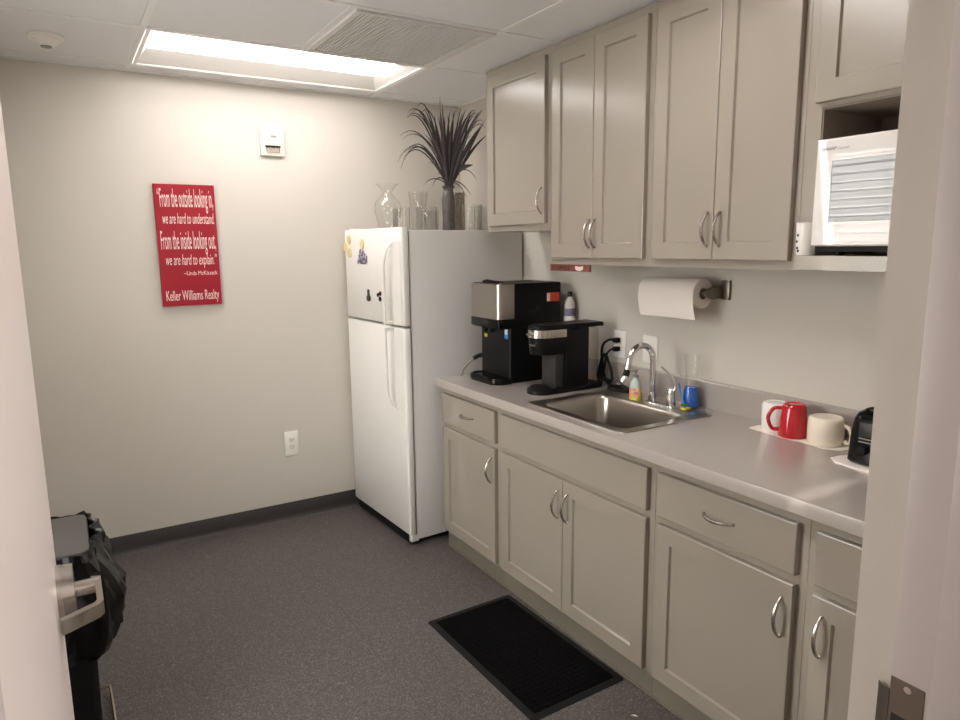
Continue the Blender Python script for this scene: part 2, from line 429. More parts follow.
# ------------------------------------------------------------------ back-wall things
A = thing('alarm_device', 'small white square alarm device high on the back wall', 'alarm', (-1.14, -.001, 2.008))
G().box(-1.202, -1.078, -.020, 0, 2.008, 2.156, .004).build('back_plate', 'offwhite', A)
G().box(-1.181, -1.099, -.034, -.019, 2.058, 2.148, .003).build('housing', 'offwhite', A)
G().box(-1.176, -1.104, -.031, -.019, 2.022, 2.050, .006).build('strobe_lens', 'smoke', A)
G().box(-1.178, -1.102, -.027, -.019, 2.050, 2.058).build('slot', 'slot', A, smooth=0)
G().box(-1.152, -1.122, -.0345, -.033, 2.098, 2.110).box(-1.142, -1.134, -.0345, -.033, 2.122, 2.128).build('marking', 'gasket', A, smooth=0)

S = thing('wall_sign', 'red board sign with pale lettering on the back wall', 'sign', (-1.588, -.001, 1.247))
G().box(-1.731, -1.449, -.022, -.001, 1.247, 1.846, .001, 1).build('board', 'red', S)
yy = -.0222
for nm, s, x, z, w, em, sh in (
    ('quote_line', '\u201cFrom the outside looking in,', -1.716, 1.736, .256, .130, 0),
    ('quote_line', 'we are hard to understand.', -1.700, 1.655, .240, .076, .25),
    ('quote_line', 'From the inside looking out,', -1.716, 1.530, .256, .130, 0),
    ('quote_line', 'we are hard to explain.\u201d', -1.700, 1.452, .240, .076, .25),
    ('author_line', '~Linda McKissack', -1.622, 1.400, .160, .030, 0),
    ('name_line', 'Keller Williams Realty', -1.712, 1.275, .250, .072, 0)):
    lettering(S, nm, s, 'letter', (x, yy, z), (1, 0, 0), (0, 0, 1), w, em, .001, sh)

def outlet(name, label, wallpt, nrm, w=.078, hgt=.122, group='wall outlet plates', sockets=True):
    """plate centred on wallpt, facing nrm (either -Y or -X)"""
    o = thing(name, label, 'outlet', wallpt, group, local=True)
    o.rotation_euler = (0, 0, 0 if nrm == 'y' else -PI/2)
    G().box(-w/2, w/2, -.007, -.001, -hgt/2, hgt/2, .003).build('cover_plate', 'white', o)
    if sockets:
        for z in (-.020, .020):
            r = G().loft([[(.017*math.cos(a), y, z+max(-.0135, min(.0135, .017*math.sin(a)))) for a in [2*PI*k/24 for k in range(24)]] for y in (-.0068, -.0088)]).build('socket', 'offwhite', o)
            G().box(-.0085, -.0062, -.0092, -.0086, z-.002, z+.007).box(.0062, .0085, -.0092, -.0086, z-.002, z+.006).box(-.0022, .0022, -.0092, -.0086, z-.010, z-.006).build('slots', 'slot', r, smooth=0)
    return o
outlet('outlet', 'white duplex outlet low on the back wall left of the refrigerator', (-1.126, 0, .440), 'y', hgt=.140)
outlet('outlet', 'white outlet with two black plugs above the counter', (0, -1.449, 1.081), 'x')
o = outlet('outlet', 'plain white wall plate behind the faucet', (0, -1.640, 1.080), 'x', w=.086, sockets=False)
G().box(-.017, .017, -.0085, -.006, -.034, .034, .001).build('insert', 'white', o)

# ------------------------------------------------------------------ base cabinets
XD, XB = -.5934, -.574          # door fronts, face frame
SH = [(0, .019), (0, .003), (.0008, .0009), (.003, 0), (.056, 0), (.0600, .0085)]       # shaker door
SL = [(0, .019), (0, .0035), (.001, .001), (.0035, 0)]                                   # slab front
def pull(parent, xf, y, z, length=.105, vertical=True):
    g = G(); n = 12; P = []; R = []
    for k in range(n+1):
        t = k/n; s = (t-.5)*length; d = .004+.026*math.sin(PI*t)**.75
        P.append((xf-d, y, z+s) if vertical else (xf-d, y+s, z)); R.append(.0038+.0016*math.sin(PI*t))
    e0 = (xf+.0005, P[0][1], P[0][2]); e1 = (xf+.0005, P[-1][1], P[-1][2])
    g.tube([e0]+P+[e1], [.0052]+R+[.0052], 10)
    return g.build('handle', 'nickel', parent)
ZDT, ZDB, ZOT, ZOB = .8134, .6693, .6431, .1019
def base_cab(label, ya, yb, draw, doors, door_handles):
    """ya > yb (left to right); draw = (y0,y1,kind)"""
    T = thing('base_cabinet', label, 'cabinet', (-.30, (ya+yb)/2, 0), 'base cabinets along the right wall')
    a, b = ya-.0006, yb+.0006
    g = G()
    g.box(XB, -.003, b, b+.016, .092, .849); g.box(XB, -.003, a-.016, a, .092, .849)
    g.box(XB+.018, -.003, b+.016, a-.016, .092, .108); g.box(-.015, -.003, b+.016, a-.016, .108, .849)
    g.box(XB, XB+.018, b+.016, a-.016, .092, .849)
    g.build('body', 'cab', T, smooth=0)
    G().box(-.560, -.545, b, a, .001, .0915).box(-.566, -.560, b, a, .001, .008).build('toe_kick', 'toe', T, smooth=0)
    y1, y0, kind = draw
    d = G().front(XD, y0, y1, ZDB, ZDT, SL).build('drawer' if kind else 'false_front', 'cab', T, smooth=0)
    if kind: pull(d, XD, (y0+y1)/2 if kind == 1 else kind, .742, .105, False)
    for (p, q), hy in zip(doors, door_handles):
        dd = G().front(XD, q, p, ZOB, ZOT, SH).build('door', 'cab', T, smooth=0)
        if hy: pull(dd, XD, hy, .540, .112)
    return T
base_cab('greige base cabinet next to the refrigerator under the water dispenser', -.803, -1.327, (-.8224, -1.3018, -1.066), [(-.8224, -1.3018)], [-1.275])
base_cab('wide greige sink cabinet with two doors above the black mat', -1.327, -2.2475, (-1.352, -2.2229, 0), [(-1.352, -1.7848), (-1.788, -2.2229)], [-1.757, -1.816])
base_cab('greige base cabinet right of the sink with a full-width drawer', -2.2475, -2.784, (-2.2721, -2.7575, -2.512), [(-2.2721, -2.7575)], [-2.727])
base_cab('greige base cabinet at the door jamb, partly cut off', -2.784, -3.28, (-2.8109, -3.25, 1), [(-2.8109, -3.25)], [-2.842])

# countertop with rolled front and backsplash
ZK = .8876
CT = thing('countertop', 'grey laminate countertop running along the right wall', 'countertop', (-.31, -2.04, .850))
ya, yb = -.795, -3.283
SX0, SX1, SY0, SY1 = -.545, -.110, -2.055, -1.515     # sink cut-out
g = G()
g.box(-.600, SX0, yb, ya, .850, ZK); g.box(SX1, -.003, yb, ya, .850, ZK)
g.box(SX0, SX1, yb, SY0, .850, ZK); g.box(SX0, SX1, SY1, ya, .850, ZK)
prof = [(-.600, .848), (-.6142, .848), (-.6154, .8492), (-.6154, .8850), (-.6148, .8869), (-.6132, ZK), (-.600, ZK)]
g.loft([[(x, y, z) for x, z in prof] for y in (ya, yb)])
g.build('top', 'counter', CT, smooth=30)
prof = [(-.003, ZK-.0005), (-.022, ZK-.0005), (-.022, .990), (-.019, .9945), (-.003, .995)]
G().loft([[(x, y, z) for x, z in prof] for y in (ya, yb)]).build('backsplash', 'counter', CT, smooth=30)

# ------------------------------------------------------------------ wall cabinets
XU, XUB = -.3268, -.307
def wall_cab(label, ya, yb, zb, zd, doors, hys, hz):
    T = thing('wall_cabinet', label, 'cabinet', (-.155, (ya+yb)/2, zb), 'wall cabinets along the right wall')
    G().box(XUB, -.003, yb+.0006, ya-.0006, zb, ZC-.006).build('body', 'cab', T, smooth=0)
    for (p, q), hy in zip(doors, hys):
        d = G().front(XU, q, p, zd, 2.3223, SH).build('door', 'cab', T, smooth=0)
        if hy: pull(d, XU, hy, hz, .108)
    return T
wall_cab('short greige wall cabinet nearest the refrigerator with one door', -.812, -1.327, 1.597, 1.6241, [(-.835, -1.3016)], [-1.284], 1.723)
wall_cab('tall greige two-door wall cabinet above the coffee maker', -1.327, -1.924, 1.449, 1.4775, [(-1.3522, -1.6186), (-1.6212, -1.9004)], [-1.606, -1.640], 1.574)
wall_cab('tall greige two-door wall cabinet above the paper towel roll', -1.924, -2.515, 1.449, 1.4775, [(-1.9474, -2.2183), (-2.2209, -2.4961)], [-2.198, -2.247], 1.576)
T = thing('microwave_cabinet', 'greige wall cabinet with an open niche holding the white microwave', 'cabinet', (-.155, -2.90, 1.457), 'wall cabinets along the right wall')
g = G()
YN = -2.563
g.box(XUB, -.003, -3.279, -2.5156, 1.899, ZC-.006)                    # closed part above
g.box(XUB, -.003, YN, -2.5156, 1.457, 1.899); g.box(XUB, -.003, -3.279, -3.225, 1.457, 1.899)
g.build('body', 'cab', T, smooth=0)
g = G()
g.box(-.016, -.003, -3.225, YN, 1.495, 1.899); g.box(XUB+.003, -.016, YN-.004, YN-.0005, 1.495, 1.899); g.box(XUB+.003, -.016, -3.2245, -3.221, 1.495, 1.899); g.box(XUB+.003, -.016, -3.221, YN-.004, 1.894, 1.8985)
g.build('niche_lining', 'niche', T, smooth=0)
G().front(XU, -3.25, -2.551, 1.911, 2.3223, SH).build('door', 'cab', T, smooth=0)
sh = [(-.003, YN), (XUB-.001, -2.5165), (-.430, -2.582), (-.430, -3.279), (-.003, -3.279)]
sh = [(XUB-.0005, -2.5165), (-.430, -2.590), (-.430, -3.279), (XUB-.0005, -3.279)]
G().loft([[(x, y, z) for x, y in sh] for z in (1.457, 1.495)]).box(XUB, -.003, -3.224, YN-.0005, 1.457, 1.495).build('shelf', 'cab', T, smooth=0)

# little brown board under the cabinet
S = thing('coffee_sign', 'narrow brown board sign hanging under the wall cabinet over the coffee maker', 'sign', (-.302, -1.452, 1.419))
G().box(-.306, -.298, -1.588, -1.322, 1.4195, 1.4485, .0008, 1).build('board', 'brown', S)
lettering(S, 'lettering', 'COFFEE', 'matte', (-.3062, -1.335, 1.4255), (0, -1, 0), (0, 0, 1), .125, .024, .0006)
g = G()
cx, cz = -1.520, 1.4345
pl = []
for k in range(20):
    a = 2*PI*k/20; yq = .026*math.cos(a); zq = .0115*math.sin(a)
    if zq > 0: zq = .0085-.003*(1-abs(math.cos(a)))
    pl.append((cx+yq, cz+zq))
g.loft([[(x, y, z) for y, z in pl] for x in (-.3061, -.3072)])
g.build('cup_picture', 'letter', S, smooth=0)

# ------------------------------------------------------------------ refrigerator (local frame: x back, y left)
R = thing('refrigerator', 'white top-freezer refrigerator in the corner', 'refrigerator', (-.70, -.72, 0), rotz=math.radians(2.5), local=True)
G().box(0, .685, 0, .684, .028, 1.609, .006).build('cabinet_body', 'fridgeside', R, label='satin white textured side panels')
G().box(-.006, .0015, .006, .680, .055, 1.604).build('gasket', 'gasket', R, smooth=0)
def fdoor(name, z0, z1):
    prof = rrect(-.0445, -.006, -.006, .690, 0, .012, 5)
    return G().loft([[(x, y, z0) for x, y, _ in rrect(-.0405, -.008, -.002, .686, 0, .009, 5)], [(x, y, z0+.006) for x, y, _ in prof], [(x, y, z1-.006) for x, y, _ in prof], [(x, y, z1) for x, y, _ in rrect(-.0405, -.008, -.002, .686, 0, .009, 5)]]).build(name, 'fridge', R)
fz = fdoor('freezer_door', 1.1445, 1.6235); fd = fdoor('refrigerator_door', .062, 1.1325)
def fhandle(door, zroot, zin, zend):
    """bow handle: leaves the door at zroot, runs straight, ends at zend by the split"""
    s = 1 if zin < zroot else -1
    path = [(-.042, .098, zroot), (-.060, .104, zroot-s*.018), (-.076, .110, zroot-s*.05), (-.086, .115, zroot-s*.10), (-.088, .117, zroot-s*.16), (-.088, .117, (zin+zend)/2), (-.088, .117, zend)]
    P = smooth_path(path, 5); loops = []
    for i, p in enumerate(P):
        t = (P[min(i+1, len(P)-1)]-P[max(i-1, 0)]).normalized(); nrm = t.cross(Vector((0, 1, 0))).normalized()
        wv = .0125; dv = .0075
        c = []
        for a in range(12):
            q = 2*PI*a/12; c.append(p+Vector((0, 1, 0))*wv*max(-.8, min(.8, math.cos(q)*1.1))+nrm*dv*max(-.8, min(.8, math.sin(q)*1.1)))
        loops.append(c)
    g = G().loft(loops)
    g.box(-.088, -.042, .106, .128, zend-.002 if s > 0 else zend-.014, zend+.014 if s > 0 else zend+.002, .003)
    # recessed grip plate against the door
    g.loft([[(x, y, z) for y, z in ((.012, zend+s*.003), (.100, zend+s*.003), (.100, zroot-s*.05), (.090, zroot), (.060, zroot+s*.004), (.012, zroot+s*.004))] for x in (-.0440, -.0475)])
    g.build('handle', 'fridge', door)
fhandle(fz, 1.552, 1.40, 1.149); fhandle(fd, .715, .86, 1.127)
G().box(-.030, .02, .02, .665, .012, .058).build('kick_grille', 'matte', R, smooth=0)  # black plate, its colour carrying the shadow below the door
G().box(-.034, .012, .002, .03, .018, .060, .004).build('bottom_hinge', 'fridge', R)
for x, y in ((.03, .05), (.03, .63), (.60, .05), (.60, .63)): G().cyl((x, y, .0), (x, y, .03), .018, n=14).build('foot', 'matte', R)
G().box(-.02, .05, .62, .67, 1.624, 1.632, .003).build('hinge_cap', 'fridge', R)
# magnets on the freezer door
RM = Matrix.Translation((-.70, -.72, 0)) @ Matrix.Rotation(math.radians(2.5), 4, 'Z')
def flocal(x, y, z): return tuple(RM @ Vector((x, y, z)))
XM = -.0446
for k, (y, z, lab) in enumerate(((.617, 1.572, 'yellow oval magnet at the top of the three near the freezer door edge'), (.676, 1.533, 'yellow oval magnet closest to the freezer door left edge'), (.616, 1.499, 'yellow oval magnet at the bottom of the three near the freezer door edge'), (.443, 1.546, 'yellow oval magnet holding up the purple photo'))):
    g = G()
    g.loft([[(x, q*.022*s, r*.026*s) for q, r in [(math.cos(2*PI*i/24), math.sin(2*PI*i/24)) for i in range(24)]] for x, s in ((-.0002, .96), (-.004, 1), (-.007, .9), (-.008, .7))])
    o = g.build('fridge_magnet', 'magnet', None, label=lab, cat='magnet', group='yellow oval magnets on the freezer door')
    off = -.0025 if k == 3 else 0
    o.location = flocal(XM+off, y, z); o.rotation_euler = (0, 0, math.radians(2.5))
g = G()
g.loft([[(x, y, z) for y, z in ((.068, -.040), (-.062, -.040), (-.066, .002), (-.030, .020), (-.012, .042), (.022, .040), (.040, .010))] for x in (-.0003, -.0022)])
o = g.build('photo_cutout', 'photo', None, label='purple photo cutout held on the freezer door by a yellow magnet', cat='photo', smooth=0)
o.location = flocal(XM, .456, 1.480); o.rotation_euler = (0, 0, math.radians(2.5))
g = G()
g.loft([[(x, r*math.cos(2*PI*i/20)*1.3, -.016+r*math.sin(2*PI*i/20)) for i in range(20)] for x, r in ((-.0003, .017), (-.006, .017), (-.008, .014))])
g.box(-.006, -.0003, -.011, .011, -.012, .030, .002)
o = g.build('bottle_magnet', 'dgrey', None, label='dark bottle-shaped magnet in the middle of the freezer door', cat='magnet')
o.location = flocal(XM, .388, 1.278); o.rotation_euler = (0, 0, math.radians(2.5))
g = G()
for y, z, r in ((.016, .006, .011), (-.012, .014, .012), (-.008, -.014, .013)):
    g.loft([[(x, y+q*math.cos(2*PI*i/14), z+q*math.sin(2*PI*i/14)) for i in range(14)] for x, q in ((-.0003, r), (-.005, r*.9))])
o = g.build('clover_magnet', 'matte', None, label='small black three-lobed magnet beside the freezer handle', cat='magnet')
o.location = flocal(XM, .258, 1.279); o.rotation_euler = (0, 0, math.radians(2.5))

# ------------------------------------------------------------------ glassware on top of the refrigerator
ZT = 1.6092
def vessel(outer, t, floor_):
    """closed thick-walled profile from an outer (r,z) profile"""
    inner = [(max(r-t, .002), max(z, floor_)) for r, z in outer if z >= floor_-1e-6]
    if inner[0][1] > floor_: inner = [(inner[0][0], floor_)]+inner
    return [(.0005, outer[0][1])]+outer+list(reversed(inner))+[(.0005, floor_)]
def glassware(name, label, outer, loc, t=.003, floor_=.008, m='glass', shape=None, n=40, cat='vase', grp='glass vessels on top of the refrigerator'):
    return G().lathe(vessel(outer, t, floor_), (0, 0, 0), n, shape=shape).build(name, m, None, label=label, cat=cat, group=grp), loc
def put(pair): pair[0].location = pair[1]; return pair[0]
put(glassware('glass_vase', 'large clear glass vase with a flared lip, leftmost on the refrigerator', [(.042, 0), (.046, .004), (.056, .045), (.070, .095), (.075, .125), (.068, .160), (.040, .188), (.028, .205), (.027, .214), (.038, .232), (.060, .254), (.063, .257)], (-.600, -.25, ZT), .0035, .012))
put(glassware('glass_tumbler', 'short clear tumbler in front of the large flared-lip vase', [(.042, 0), (.044, .003), (.046, .11), (.0465, .122)], (-.598, -.42, ZT), .003, .012, cat='glass'))
put(glassware('flared_glass_vase', 'clear glass vase that widens to its rim, second tall vessel from the left', [(.034, 0), (.036, .004), (.042, .10), (.050, .175), (.056, .222)], (-.400, -.22, ZT), .003, .012))
put(glassware('candle_glass', 'wide short glass with a thick pale rim left of the dark vase', [(.054, 0), (.056, .004), (.055, .100), (.057, .106), (.057, .122), (.055, .126)], (-.467, -.45, ZT), .004, .014, cat='glass'))
put(glassware('ribbed_tumbler', 'ribbed clear tumbler half hidden behind the thick-rimmed glass', [(.036, 0), (.037, .003), (.041, .118)], (-.375, -.33, ZT), .003, .01, shape=lambda a, z: 1+.03*math.cos(16*a), n=96, cat='glass'))
put(glassware('bottle_vase', 'tall greyish glass block behind the dark vase', [(.028, 0), (.030, .004), (.030, .215), (.028, .222)], (-.166, -.28, ZT), .003, .012, 'smoke'))
put(glassware('ribbed_tumbler', 'wide ribbed glass tumbler right of the dark vase', [(.048, 0), (.050, .004), (.054, .080), (.055, .142)], (-.215, -.50, ZT), .0035, .012, shape=lambda a, z: 1+.025*math.cos(14*a), n=112, cat='glass'))
put(glassware('glass_tumbler', 'clear tumbler at the right end, touching the wall cabinet edge in view', [(.040, 0), (.042, .003), (.044, .138)], (-.105, -.42, ZT), .003, .01, cat='glass'))
VX, VY = -.315, -.42
dv = put(glassware('dark_vase', 'slim smoky dark glass vase holding the plum-coloured grass', [(.034, 0), (.036, .004), (.034, .06), (.036, .12), (.037, .17), (.030, .205), (.025, .218), (.027, .226), (.034, .234), (.036, .242)], (VX, VY, ZT), .004, .014, 'vasefill'))
# artificial grass: curved tapering blades
rx = Vector((math.cos(math.radians(31)), -math.sin(math.radians(31)), 0)); ry = Vector((math.sin(math.radians(31)), math.cos(math.radians(31)), 0))
g = G()
def blade(p0, p1, p2, w, dep):
    n = 10; loops = []; cx_ = random.uniform(-.4, .4)
    P = []
    for k in range(n+1):
        t = k/n
        r = (1-t)**2*p0[0]+2*t*(1-t)*p1[0]+t*t*p2[0]; z = (1-t)**2*p0[1]+2*t*(1-t)*p1[1]+t*t*p2[1]
        P.append(rx*r+ry*(dep*t*(1.3-.3*t))+Vector((0, 0, z)))
    for k, p in enumerate(P):
        t = k/n
        T = (P[min(k+1, n)]-P[max(k-1, 0)]).normalized()
        side = (T.cross(ry)*math.cos(cx_)+T.cross(rx)*math.sin(cx_)).normalized()
        nn = T.cross(side).normalized()
        ww = w*min(1, .45+2.2*t)*(1-max(0, t-.55)/.46)**.8+.0004
        loops.append([p-side*ww, p+nn*(ww*.25+.0004), p+side*ww, p-nn*.0004])
    g.loft(loops)
tips = [((-.10, .33), (-.26, .16), .0034), ((-.12, .36), (-.24, .24), .0034), ((-.17, .34), (-.26, .10), .003), ((-.10, .43), (-.22, .34), .0034), ((-.12, .50), (-.19, .36), .0036), ((-.08, .52), (-.15, .375), .0036), ((-.13, .28), (-.20, .17), .003),
        ((-.07, .36), (-.10, .40), .0058), ((-.05, .30), (-.055, .36), .0058), ((-.03, .30), (-.033, .435), .005), ((-.01, .28), (-.005, .37), .005), ((.00, .28), (.005, .38), .0045), ((.02, .30), (.045, .385), .005), ((.04, .26), (.085, .395), .006), ((.05, .30), (.10, .36), .006),
        ((.06, .30), (.135, .385), .004), ((.08, .25), (.135, .345), .0055), ((.07, .24), (.15, .36), .006), ((.10, .26), (.175, .36), .005), ((.10, .20), (.19, .345), .005), ((.10, .22), (.20, .31), .005), ((.11, .18), (.19, .27), .005), ((.10, .42), (.17, .36), .0034), ((.13, .40), (.20, .30), .0034),
        ((-.04, .22), (-.10, .30), .005), ((-.06, .20), (-.13, .27), .0045), ((-.02, .24), (-.03, .34), .0055), ((.03, .2), (.06, .31), .006), ((.05, .2), (.11, .29), .006), ((.0, .2), (.02, .29), .006)]
for p1, p2, wd in tips:
    for q in range(2):
        j = lambda s: random.uniform(-s, s)
        blade((j(.012), -.02+j(.01)), (p1[0]+j(.016), p1[1]+j(.02)), (p2[0]+j(.018), p2[1]+j(.02)), wd*random.uniform(.8, 1.1), random.uniform(-.14, .12))
for p1, p2 in (((-.05, .085), (-.085, -.01)), ((-.08, .075), (-.135, .0)), ((.05, .06), (.125, -.055)), ((.05, .05), (.10, -.07)), ((.09, .15), (.155, .02)), ((-.03, .1), (-.06, .06)), ((-.04, .12), (-.11, .13))):
    blade((0, 0), p1, p2, .0028, random.uniform(-.05, .05))
blade((.03, .06), (.07, .10), (.135, .105), .014, -.02)
o = g.build('artificial_grass', 'plant', None, label='spray of dark plum artificial grass standing in the smoky vase', cat='plant', smooth=60)
o.location = (VX, VY, ZT+.244)
# keep blades clear of back wall, ceiling and cabinets
for v in o.data.vertices:
    w = v.co+Vector(o.location)
    if w.y > -.02: w.y = -.02-.1*(w.y+.02)*0
    if w.x > -.03: w.x = -.03
    if w.z > ZC-.03: w.z = ZC-.03
    v.co = w-Vector(o.location)

# ------------------------------------------------------------------ microwave and cup in the niche
T = thing('microwave', 'white microwave oven in the open niche of the wall cabinet', 'microwave', (-.23, -2.87, 1.4955))
MY0, MY1, MZ0, MZ1 = -3.115, -2.624, 1.520, 1.796
G().box(-.395, -.045, MY0, MY1, MZ0, MZ1-.002, .004).build('body', 'white', T)
d = G().front(-.415, MY0+.10, MY1, MZ0, MZ1, [(0, .019), (0, .004), (.004, 0)]).build('door', 'mwhite', T, smooth=30)
G().front(-.4158, MY0+.143, MY1-.046, 1.583, 1.740, [(0, .003), (0, .0006), (.0008, 0), (.003, 0), (.0035, .0006)]).build('window', 'mwin', d, smooth=0)
lettering(T, 'lettering', 'SHARP', 'dgrey', (-.4151, -2.640, 1.7665), (0, -1, 0), (0, 0, 1), .040, .0115, .0004)
lettering(T, 'lettering', 'Carousel', 'gasket', (-.4151, -2.683, 1.7665), (0, -1, 0), (0, 0, 1), .030, .009, .0004)
G().front(-.413, MY0, MY0+.098, MZ0, MZ1, [(0, .017), (0, .004), (.004, 0)]).build('control_panel', 'white', T)
for x in (-.36, -.09):
    for y in (MY0+.05, MY1-.05): G().cyl((x, y, 1.4955), (x, y, 1.521), .013, n=14).build('foot', 'black', T)
G().box(-.405, -.05, MY0+.01, MY1-.008, 1.506, 1.5205).build('shaded_underside', 'matte', T, smooth=0)  # black underside, its colour also standing in for shade in the gap
T = thing('foam_cup', 'white upright cup on the shelf left of the microwave', 'cup', (-.358, -2.574, 1.4955))
G().lathe(vessel([(.024, 0), (.025, .002), (.0275, .088), (.029, .090)], .0025, .004), (-.358, -2.574, 1.4955), 28).build('body', 'white', T)
g = G()
for a, z in ((2.7, .020), (2.6, .038), (2.75, .055), (2.85, .012)):
    c = Vector((-.358, -2.574, 1.4955+z)); dr = Vector((math.cos(a), math.sin(a), 0)); rr = .0253+z*.026
    g.cyl(c+dr*(rr-.001), c+dr*(rr+.0006), .004, n=8)
g.build('printed_marks', 'slot', T)

# ------------------------------------------------------------------ sink and faucet
ZS = ZK+.0005
T = thing('sink', 'stainless steel drop-in sink set in the countertop', 'sink', (-.33, -1.785, ZK))
ox0, ox1, oy0, oy1 = -.563, -.095, -2.073, -1.500
bx0, bx1, by0, by1 = -.517, -.190, -2.026, -1.550
g = G()
loops = [rrect(ox0, ox1, oy0, oy1, ZS, .025), rrect(ox0+.002, ox1-.002, oy0+.002, oy1-.002, ZS+.004, .025), rrect(ox0+.010, ox1-.010, oy0+.010, oy1-.010, ZS+.0042, .022), rrect(ox0+.016, ox1-.016, oy0+.016, oy1-.016, ZS+.0015, .02),
         rrect(bx0-.006, bx1+.006, by0-.006, by1+.006, ZS+.0015, .045), rrect(bx0, bx1, by0, by1, ZS-.003, .045), rrect(bx0+.004, bx1-.004, by0+.004, by1-.004, ZS-.015, .045), rrect(bx0+.014, bx1-.014, by0+.014, by1-.014, ZS-.150, .045), rrect(bx0+.04, bx1-.04, by0+.04, by1-.04, ZS-.168, .03)]
g.loft(loops, cap0=False)
g.build('bowl', 'steel', T, smooth=50)
cxd, cyd = (bx0+bx1)/2, (by0+by1)/2
G().lathe([(.045, ZS-.1678), (.045, ZS-.165), (.032, ZS-.1655), (.0005, ZS-.1665)], (cxd, cyd, 0), 28).build('drain', 'chrome', T)
ZR = ZS+.0015
T = thing('faucet', 'chrome gooseneck faucet with a separate side lever behind the sink', 'faucet', (-.141, -1.84, ZR))
FY = -1.794
G().loft([rrect(-.165, -.117, -1.925, -1.755, ZR, .023), rrect(-.165, -.117, -1.925, -1.755, ZR+.004, .023), rrect(-.160, -.122, -1.920, -1.760, ZR+.007, .019)]).build('deck_plate', 'chrome', T)
P = [(-.141, FY, ZR+.006), (-.141, FY, 1.00), (-.141, FY, 1.062)]
for k in range(1, 15):
    a = math.radians(168)*k/14; P.append((-.207+.066*math.cos(a), FY, 1.066+.066*math.sin(a)))
ex, ez = P[-1][0], P[-1][2]
P += [(ex-.006, FY, ez-.022), (ex-.010, FY, ez-.038)]
sp = G().tube(P, .0125, 20).cyl((-.141, FY, ZR+.006), (-.141, FY, ZR+.045), .0185, .0165, 24).build('spout', 'chrome', T, smooth=50)
G().tube([(ex-.010, FY, ez-.037), (ex-.018, FY, ez-.062)], [.0125, .0135], 18).build('collar', 'black', sp)
G().tube([(ex-.017, FY, ez-.058), (ex-.022, FY, ez-.072), (ex-.040, FY, ez-.088)], [.0125, .013, .013], 18).build('spray_head', 'chrome', sp)
lv = G().cyl((-.138, -1.892, ZR+.006), (-.138, -1.892, .945), .0195, .0155, 22).lathe([(.0155, 0), (.016, .012), (.010, .022), (.0005, .026)], (-.138, -1.892, .945), 22).build('lever_base', 'chrome', T, smooth=50)
G().tube(smooth_path([(-.138, -1.897, .955), (-.132, -1.906, .972), (-.136, -1.898, 1.005), (-.150, -1.880, 1.032), (-.168, -1.862, 1.054)], 5), [.0095]*6+[.0088]*6+[.0075]*9, 12, flat=.6).build('lever', 'chrome', lv, smooth=60)
T = thing('dish_scrubber', 'small green and yellow scrubber with an added blue reflection rod behind the faucet lever', 'brush', (-.115, -1.945, ZR))
G().tube(smooth_path([(-.108, -1.902, .990), (-.108, -1.910, .965), (-.110, -1.924, .93), (-.116, -1.938, .908)], 4), .0042, 10).build('reflection_rod', 'bluelab', T, smooth=60)  # blue rod standing in for the vase's reflection along the lever
G().box(-.126, -.106, -1.954, -1.930, ZR+.010, ZR+.022, .004).build('scrubber_back', 'olive', T)
G().box(-.130, -.102, -1.962, -1.934, ZR+.0002, ZR+.010, .003).build('scrubber', 'yellow', T)
T = thing('soap_bottle', 'clear pump soap bottle with an orange label behind the sink', 'soap bottle', (-.155, -1.712, ZR))
sx, sy = .62, 1
G().lathe([(.0005, 0), (.026, 0), (.028, .003), (.0285, .05), (.024, .075), (.012, .088), (.010, .096), (.0005, .096)], (-.155, -1.712, ZR), 32, sx=.7).build('bottle', 'soap', T, smooth=60)
G().lathe([(.0287, .014), (.0292, .016), (.0296, .050), (.0290, .052)], (-.155, -1.712, ZR), 32, sx=.7).build('label', 'soaplabel', T, label='orange printed label', smooth=60)
G().lathe([(.0288, .002), (.0291, .003), (.0291, .012), (.0288, .013)], (-.155, -1.712, ZR), 32, sx=.7).build('bottom_band', 'yellow', T, smooth=60)
G().cyl((-.155, -1.712, ZR+.094), (-.155, -1.712, ZR+.108), .0115, .010, 20).cyl((-.155, -1.712, ZR+.106), (-.155, -1.712, ZR+.122), .004, n=12).box(-.182, -.147, -1.718, -1.706, ZR+.120, ZR+.128, .003).build('pump', 'frosted', T)
BX, BY = -.068, -1.930
G().lathe(vessel([(.031, 0), (.034, .003), (.035, .02), (.029, .075), (.0235, .11), (.024, .14), (.028, .185), (.031, .214)], .0028, .006), (BX, BY, ZK+.0004), 40).build('blue_gel_vase', 'glass', None, label='clear waisted glass vase with blue gel beside the faucet', cat='vase', smooth=60)
G().lathe([(.0005, .0066), (.0305, .0066), (.0316, .02), (.0258, .072), (.0243, .084), (.0005, .086)], (BX, BY, ZK+.0004), 40).build('blue_gel', 'bluegel', None, label='blue gel filling the bottom of the waisted glass vase', cat='gel', smooth=60)

